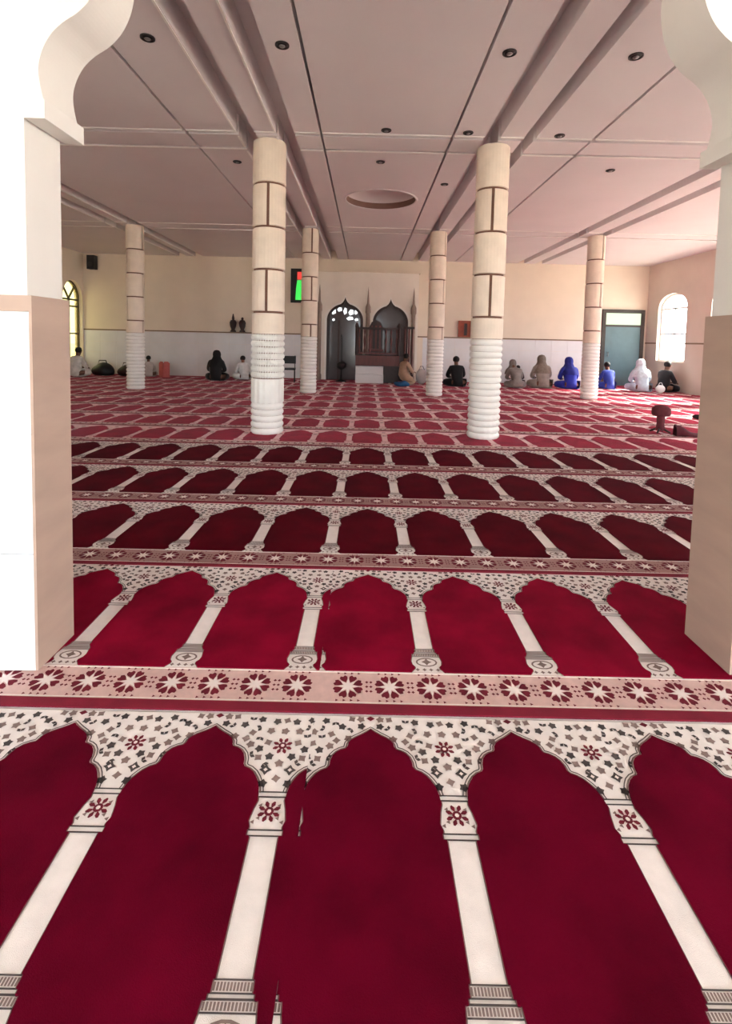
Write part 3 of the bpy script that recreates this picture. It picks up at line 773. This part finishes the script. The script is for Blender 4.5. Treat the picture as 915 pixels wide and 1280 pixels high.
# ------------------------------------------------------------------ people
SKIN = {'brown': mat('brown_skin', (110, 74, 56), .6, .06, 10), 'dark': mat('dark_skin', (70, 46, 38), .6, .06, 10)}
M['hair'] = mat('black_hair', (20, 17, 17), .7, .2, 60)
M['eye'] = mat('eye_dark', (25, 18, 16), .3, .05, 5)
def skin_mesh(name, joints, edges_, m_, sub=1):
    me = bpy.data.meshes.new(name); me.from_pydata([j[0] for j in joints], edges_, [])
    o = bpy.data.objects.new(name, me); COL.objects.link(o)
    md = o.modifiers.new('skin', 'SKIN'); md.use_smooth_shade = True
    for i, j in enumerate(joints):
        r_ = j[1]; me.skin_vertices[0].data[i].radius = r_ if isinstance(r_, tuple) else (r_, r_)
    me.skin_vertices[0].data[0].use_root = True
    sb = o.modifiers.new('sub', 'SUBSURF'); sb.levels = sub; sb.render_levels = sub
    dg = bpy.context.evaluated_depsgraph_get()
    out = bpy.data.meshes.new_from_object(o.evaluated_get(dg)); out.name = name
    
    for v_ in out.vertices: v_.co.z = max(v_.co.z, .002)
    out.materials.clear(); out.materials.append(m_)
    bpy.data.objects.remove(o); bpy.data.meshes.remove(me)
    return out
# poses: cross-legged ('sit'), bowed forward ('bow'), kneeling upright ('kneel'); the person looks along +y
def pose(kind):
    bend = {'sit': .10, 'bow': .38, 'kneel': .06, 'hug': .16}[kind]
    if kind == 'kneel': pz = .30
    else: pz = .12
    P = {'pel': (0, 0, pz), 'sp': (0, bend * .35, pz + .2), 'ch': (0, bend * .75, pz + .36), 'nk': (0, bend * 1.15, pz + .49), 'hb': (0, bend * 1.3 + .015, pz + .56), 'hm': (0, bend * 1.45 + .03, pz + .64), 'ht': (0, bend * 1.5 + .02, pz + .72)}
    for n_, sg in (('l', -1), ('r', 1)):
        c = P['ch']
        P['sh' + n_] = (sg * .17, c[1] + .01, c[2] + .05)
        P['el' + n_] = (sg * .25, c[1] + .10, c[2] - .18)
        P['wr' + n_] = (sg * .11, c[1] + .27, c[2] - .22)
        P['hd' + n_] = (sg * .07, c[1] + .33, c[2] - .23)
        if kind == 'kneel':
            P['hi' + n_] = (sg * .1, .02, .28); P['kn' + n_] = (sg * .14, .38, .09); P['an' + n_] = (sg * .1, -.02, .06); P['ft' + n_] = (sg * .09, -.14, .04)
        elif kind == 'hug':
            P['hi' + n_] = (sg * .1, .04, .11); P['kn' + n_] = (sg * .15, .34, .42); P['an' + n_] = (sg * .11, .42, .07); P['ft' + n_] = (sg * .11, .54, .04)
        else:
            P['hi' + n_] = (sg * .1, .03, .11); P['kn' + n_] = (sg * .33, .26, .12); P['an' + n_] = (-sg * .04, .34, .07); P['ft' + n_] = (-sg * .14, .30, .05)
    return P
def body_mesh(kind, m_):
    P = pose(kind); J = []; E_ = []; idx = {}
    def j(n_, p, r): idx[n_] = len(J); J.append((p, r))
    def e(a, b): E_.append((idx[a], idx[b]))
    j('pel', P['pel'], (.11, .11)); j('sp', P['sp'], (.10, .09)); j('ch', P['ch'], (.10, .085)); j('nk', P['nk'], .05); j('hb', P['hb'], (.065, .075)); j('hm', P['hm'], (.078, .092)); j('ht', P['ht'], (.055, .065))
    for a, b in (('pel', 'sp'), ('sp', 'ch'), ('ch', 'nk'), ('nk', 'hb'), ('hb', 'hm'), ('hm', 'ht')): e(a, b)
    for n_, sg in (('l', -1), ('r', 1)):
        j('sh' + n_, P['sh' + n_], .055); j('el' + n_, P['el' + n_], .04); j('wr' + n_, P['wr' + n_], .026); j('hd' + n_, P['hd' + n_], (.02, .036))
        e('ch', 'sh' + n_); e('sh' + n_, 'el' + n_); e('el' + n_, 'wr' + n_); e('wr' + n_, 'hd' + n_)
        h = P['hd' + n_]
        for k in range(4):
            dx = (k - 1.5) * .018; l = (.066, .076, .072, .056)[k]
            j('f%d%s' % (k, n_), (h[0] + dx, h[1] + .03, h[2] + .004), .009); j('g%d%s' % (k, n_), (h[0] + dx - sg * .006, h[1] + .03 + l * .6, h[2] - .012), .008); j('t%d%s' % (k, n_), (h[0] + dx - sg * .01, h[1] + .02 + l, h[2] - .036), .006)
            e('hd' + n_, 'f%d%s' % (k, n_)); e('f%d%s' % (k, n_), 'g%d%s' % (k, n_)); e('g%d%s' % (k, n_), 't%d%s' % (k, n_))
        j('th' + n_, (h[0] - sg * .042, h[1] + .005, h[2]), .01); j('tt' + n_, (h[0] - sg * .05, h[1] + .045, h[2] - .01), .008)
        e('hd' + n_, 'th' + n_); e('th' + n_, 'tt' + n_)
        j('hi' + n_, P['hi' + n_], .085); j('kn' + n_, P['kn' + n_], .06); j('an' + n_, P['an' + n_], .038); j('ft' + n_, P['ft' + n_], (.035, .025))
        e('pel', 'hi' + n_); e('hi' + n_, 'kn' + n_); e('kn' + n_, 'an' + n_); e('an' + n_, 'ft' + n_)
    return skin_mesh('person', J, E_, m_), P
def robe_mesh(kind, m_):
    P = pose(kind); J = []; E_ = []; idx = {}
    def j(n_, p, r): idx[n_] = len(J); J.append((p, r))
    def e(a, b): E_.append((idx[a], idx[b]))
    j('pel', P['pel'], (.2, .19)); j('sp', P['sp'], (.175, .165)); j('ch', P['ch'], (.165, .155)); j('nk', P['nk'], (.075, .07))
    e('pel', 'sp'); e('sp', 'ch'); e('ch', 'nk')
    for n_, sg in (('l', -1), ('r', 1)):
        j('sh' + n_, P['sh' + n_], .085); j('el' + n_, P['el' + n_], .068); j('wr' + n_, P['wr' + n_], .05)
        e('ch', 'sh' + n_); e('sh' + n_, 'el' + n_); e('el' + n_, 'wr' + n_)
        j('hi' + n_, P['hi' + n_], .14); j('kn' + n_, P['kn' + n_], .095); j('an' + n_, P['an' + n_], .062)
        e('pel', 'hi' + n_); e('hi' + n_, 'kn' + n_); e('kn' + n_, 'an' + n_)
    return skin_mesh('robe', J, E_, m_)
BODY = {}; ROBE = {}
def person(loc, face, kind, label, robe_c, head, head_c=None, s=1.0, extra=None):
    """face: heading in degrees, 0 looks to the back wall; head: hair, cap, hood"""
    kb = (kind, 'brown')
    if kb not in BODY: BODY[kb] = body_mesh(kind, SKIN['brown'])
    me, P = BODY[kb]
    o = place(me, 'person', None, (loc[0], loc[1], ZT + .005), math.radians(face)); o.scale = (s, s, s)
    tag(o, label, 'person', 'people sitting at back of hall')
    if kind not in ROBE: ROBE[kind] = robe_mesh(kind, M['black'])
    rb = ROBE[kind].copy(); rb.materials.clear(); rb.materials.append(mat('robe_fabric', robe_c, .9, .14, 9, bump=.3, bscale=25, sheen=.2))
    place(rb, 'robe', o)
    hm = Vector(P['hm']) + Vector((0, 0, .0))
    # face
    fc = MB(); fc.ball((hm.x, hm.y + .092, hm.z - .005), (.014, .022, .022), 10, 6)
    for sg in (-1, 1): fc.ball((hm.x + sg * .083, hm.y, hm.z - .005), (.012, .024, .032), 10, 6)
    fc.ball((hm.x, hm.y + .08, hm.z - .05), (.026, .012, .008), 10, 6)
    fc.build('nose_ears_and_lips', SKIN['brown'], o)
    ey = MB()
    for sg in (-1, 1): ey.ball((hm.x + sg * .03, hm.y + .082, hm.z + .018), (.012, .008, .008), 8, 6)
    ey.build('eyes', M['eye'], o)
    if head == 'hair':
        MB().ball((hm.x, hm.y - .018, hm.z + .028), (.096, .104, .095), 16, 10, fn=lambda p: p if not (p.y > .05 and p.z < .03) else Vector((p.x, .05, p.z))).build('hair', M['hair'], o)
    elif head == 'cap':
        MB().lathe([(.098, .03), (.1, .06), (.09, .115), (.05, .128), (.004, .13)], 18, hm.x, hm.y - .01).build('cap', mat('cap_fabric', head_c, .9, .1, 20), o, (0, 0, hm.z - .01))
        MB().ball((hm.x, hm.y - .03, hm.z - .005), (.09, .085, .07), 14, 8).build('hair', M['hair'], o)
    else:
        m_ = mat('hood_fabric', head_c, .9, .2, 14, bump=.3, bscale=25)
        # headscarf: open at the face, falling onto the shoulders
        prof = [(.015, .135), (.07, .12), (.105, .07), (.115, .01), (.11, -.06), (.14, -.13), (.21, -.2), (.25, -.3), (.255, -.36)]
        MB().lathe(prof, 20, hm.x, hm.y - .015, a0=PI / 2 + .5, a1=PI / 2 + 2 * PI - .5, rad=lambda a, z: 1 + .04 * math.sin(7 * a + 9 * z)).build('headscarf', m_, o, (0, 0, hm.z))
    if extra: extra(o, P)
    return o
person((-10.0, 17.1), -15, 'sit', 'person in a white robe with black hair beneath the yellow glazed window', (214, 208, 200), 'hair', s=1.15)
person((-7.75, 17.75), 20, 'sit', 'black haired child in pale clothes right beside the far column base', (196, 186, 178), 'hair', s=.85)
person((-5.05, 16.7), 0, 'sit', 'person in black robe seated alone in front of the white tiles', (26, 24, 26), 'hood', (24, 22, 24), 1.15)
person((-4.25, 17.4), 30, 'sit', 'person in white with black hair half hidden behind studded column', (216, 212, 208), 'hair', s=.95)
def bluecloth(o, P): pass
person((1.28, 16.75), -60, 'kneel', 'kneeling person in tan top beside the pulpit stair', (176, 146, 122), 'hair', s=1.0)
bc = MB(); bc.ball((0, 0, .07), (.26, .2, .1), 18, 10, fn=lambda p: Vector((p.x * (1 + .12 * math.sin(11 * p.y)), p.y, max(-.07, p.z + .02 * math.sin(17 * p.x)))))
bco = bc.build('folded_cloth', mat('blue_cloth', (38, 92, 138), .9, .15, 12), None, (1.2, 16.3, ZT)); tag(bco, 'crumpled blue cloth on the carpet before the pulpit', 'cloth')
person((3.05, 16.55), 5, 'sit', 'person in black seated between the two right-hand inner columns', (20, 18, 20), 'hair', s=1.15)
person((4.5, 17.5), 12, 'bow', 'person in dark clothes next to the roped column, first of the right group', (40, 36, 34), 'hood', (36, 32, 32), .95)
person((5.05, 16.5), 0, 'bow', 'bowed person in grey mottled shawl close to the roped column', (128, 120, 116), 'hood', (120, 112, 108), 1.05)
person((5.45, 17.75), -10, 'sit', 'small dark clad child between the two grey shawled people', (44, 38, 36), 'hair', s=.8)
person((5.98, 16.75), 0, 'sit', 'upright person in tall grey and brown hooded shawl by white tiles', (150, 142, 134), 'hood', (126, 116, 106), 1.25)
person((6.85, 16.6), 0, 'sit', 'person in royal blue robe seated near white tiles', (30, 44, 150), 'hood', (28, 36, 120), 1.2)
person((8.3, 16.9), 10, 'sit', 'person in blue robe seated before the teal door', (34, 52, 138), 'hair', s=1.05)
person((9.02, 16.2), -8, 'sit', 'person in pale blue white robe and scarf before the teal door', (186, 200, 214), 'hood', (196, 208, 218), 1.2)
person((9.4, 17.3), -30, 'sit', 'small dark child tucked behind the pale blue robe', (32, 30, 34), 'hair', s=.8)
person((9.8, 16.4), -75, 'sit', 'person in black seated in the corner beside the arched window', (24, 22, 26), 'hair', s=1.15)
wp = empty('white_bag', (9.48, 15.95, ZT), 'small round white bag held at the lap of the corner person', 'bag')
MB().ball((0, 0, .13), (.15, .1, .13), 16, 10, fn=lambda p: Vector((p.x, p.y, max(-.125, p.z)))).build('body', M['tile'], wp)
MB().tube([(-.07, 0, .25), (-.03, 0, .33), (.03, 0, .33), (.07, 0, .25)], .01).build('strap', M['tile'], wp)
wp2 = empty('white_bag', (7.35, 17.1, ZT), 'white bag leaning beside the royal blue robe', 'bag')
MB().prism([(-.13, 0), (.13, 0), (.15, .3), (.05, .36), (-.05, .36), (-.15, .3)], -.06, .06, 0, lambda a, b, c: (a, c * (1.2 - b), b)).build('body', M['tile'], wp2)
MB().tube([(-.05, 0, .34), (-.03, 0, .45), (.03, 0, .45), (.05, 0, .34)], .01).build('strap', M['tile'], wp2)
gb = empty('grey_bag', (1.95, 17.3, ZT), 'pale grey bag behind the far column beside the pulpit', 'bag')
MB().ball((0, 0, .26), (.2, .16, .27), 16, 10, fn=lambda p: Vector((p.x, p.y, max(-.25, p.z)))).build('body', mat('grey_canvas', (178, 172, 170), .9), gb)
MB().tube([(-.1, 0, .48), (-.04, 0, .62), (.04, 0, .62), (.1, 0, .48)], .012).build('strap', M['darkmetal'], gb)

# ------------------------------------------------------------------ stool and cloth near the right pier
M['maroon'] = mat('maroon_fabric', (92, 40, 48), .9, .2, 20)
so = empty('padded_stool', (5.12, 8.55, ZT), 'small maroon stool with round padded top near the right pier', 'stool')
MB().lathe([(.05, .30), (.135, .30), (.15, .34), (.145, .42), (.09, .47), (.01, .485)], 20).build('padded_top', M['maroon'], so)
MB().lathe([(.075, .05), (.06, .15), (.065, .30)], 14).build('post', M['maroon'], so)
for k in range(4):
    a = PI / 4 + k * PI / 2
    MB().tube([(.05 * math.cos(a), .05 * math.sin(a), .07), (.16 * math.cos(a), .16 * math.sin(a), .015)], [.022, .015]).build('foot', M['wood_dark'], so)
gm = MB(); n = 18; vv = []
for i in range(n + 1):
    t = i / n; x = t * 1.3
    h = .15 * math.exp(-((t - .02) / .11) ** 2) + .055 * (1 - .4 * t); w_ = .07 + .06 * math.sin(PI * min(1, t * 1.1))
    yc = .05 * math.sin(4 * t)
    for q in range(9):
        a = PI * q / 8; vv.append((x, yc + w_ * math.cos(a), h * math.sin(a) * (1 + .15 * math.sin(23 * t + q))))
fs = [(i * 9 + q, (i + 1) * 9 + q, (i + 1) * 9 + q + 1, i * 9 + q + 1) for i in range(n) for q in range(8)]
fs += [(i * 9, i * 9 + 8, (i + 1) * 9 + 8, (i + 1) * 9) for i in range(n)] + [tuple(range(8, -1, -1)), tuple(n * 9 + q for q in range(9))]
gm.add(vv, fs, 0, True)
go = gm.build('rolled_rug', mat('dark_maroon_rug', (74, 18, 30), .95, .2, 20), None, (5.22, 8.3, ZT), -.10); tag(go, 'dark maroon rug lying loosely rolled beside the stool', 'rug')
sh = MB().ball((0, 0, .05), (.14, .05, .05), 14, 8, fn=lambda p: Vector((p.x, p.y, max(-.05, p.z * (1.2 if p.x < 0 else .8))))).build('shoe', M['black'], None, (6.95, 10.25, ZT), -.5); tag(sh, 'lone dark shoe on pale carpet at edge of the right pier', 'shoe')
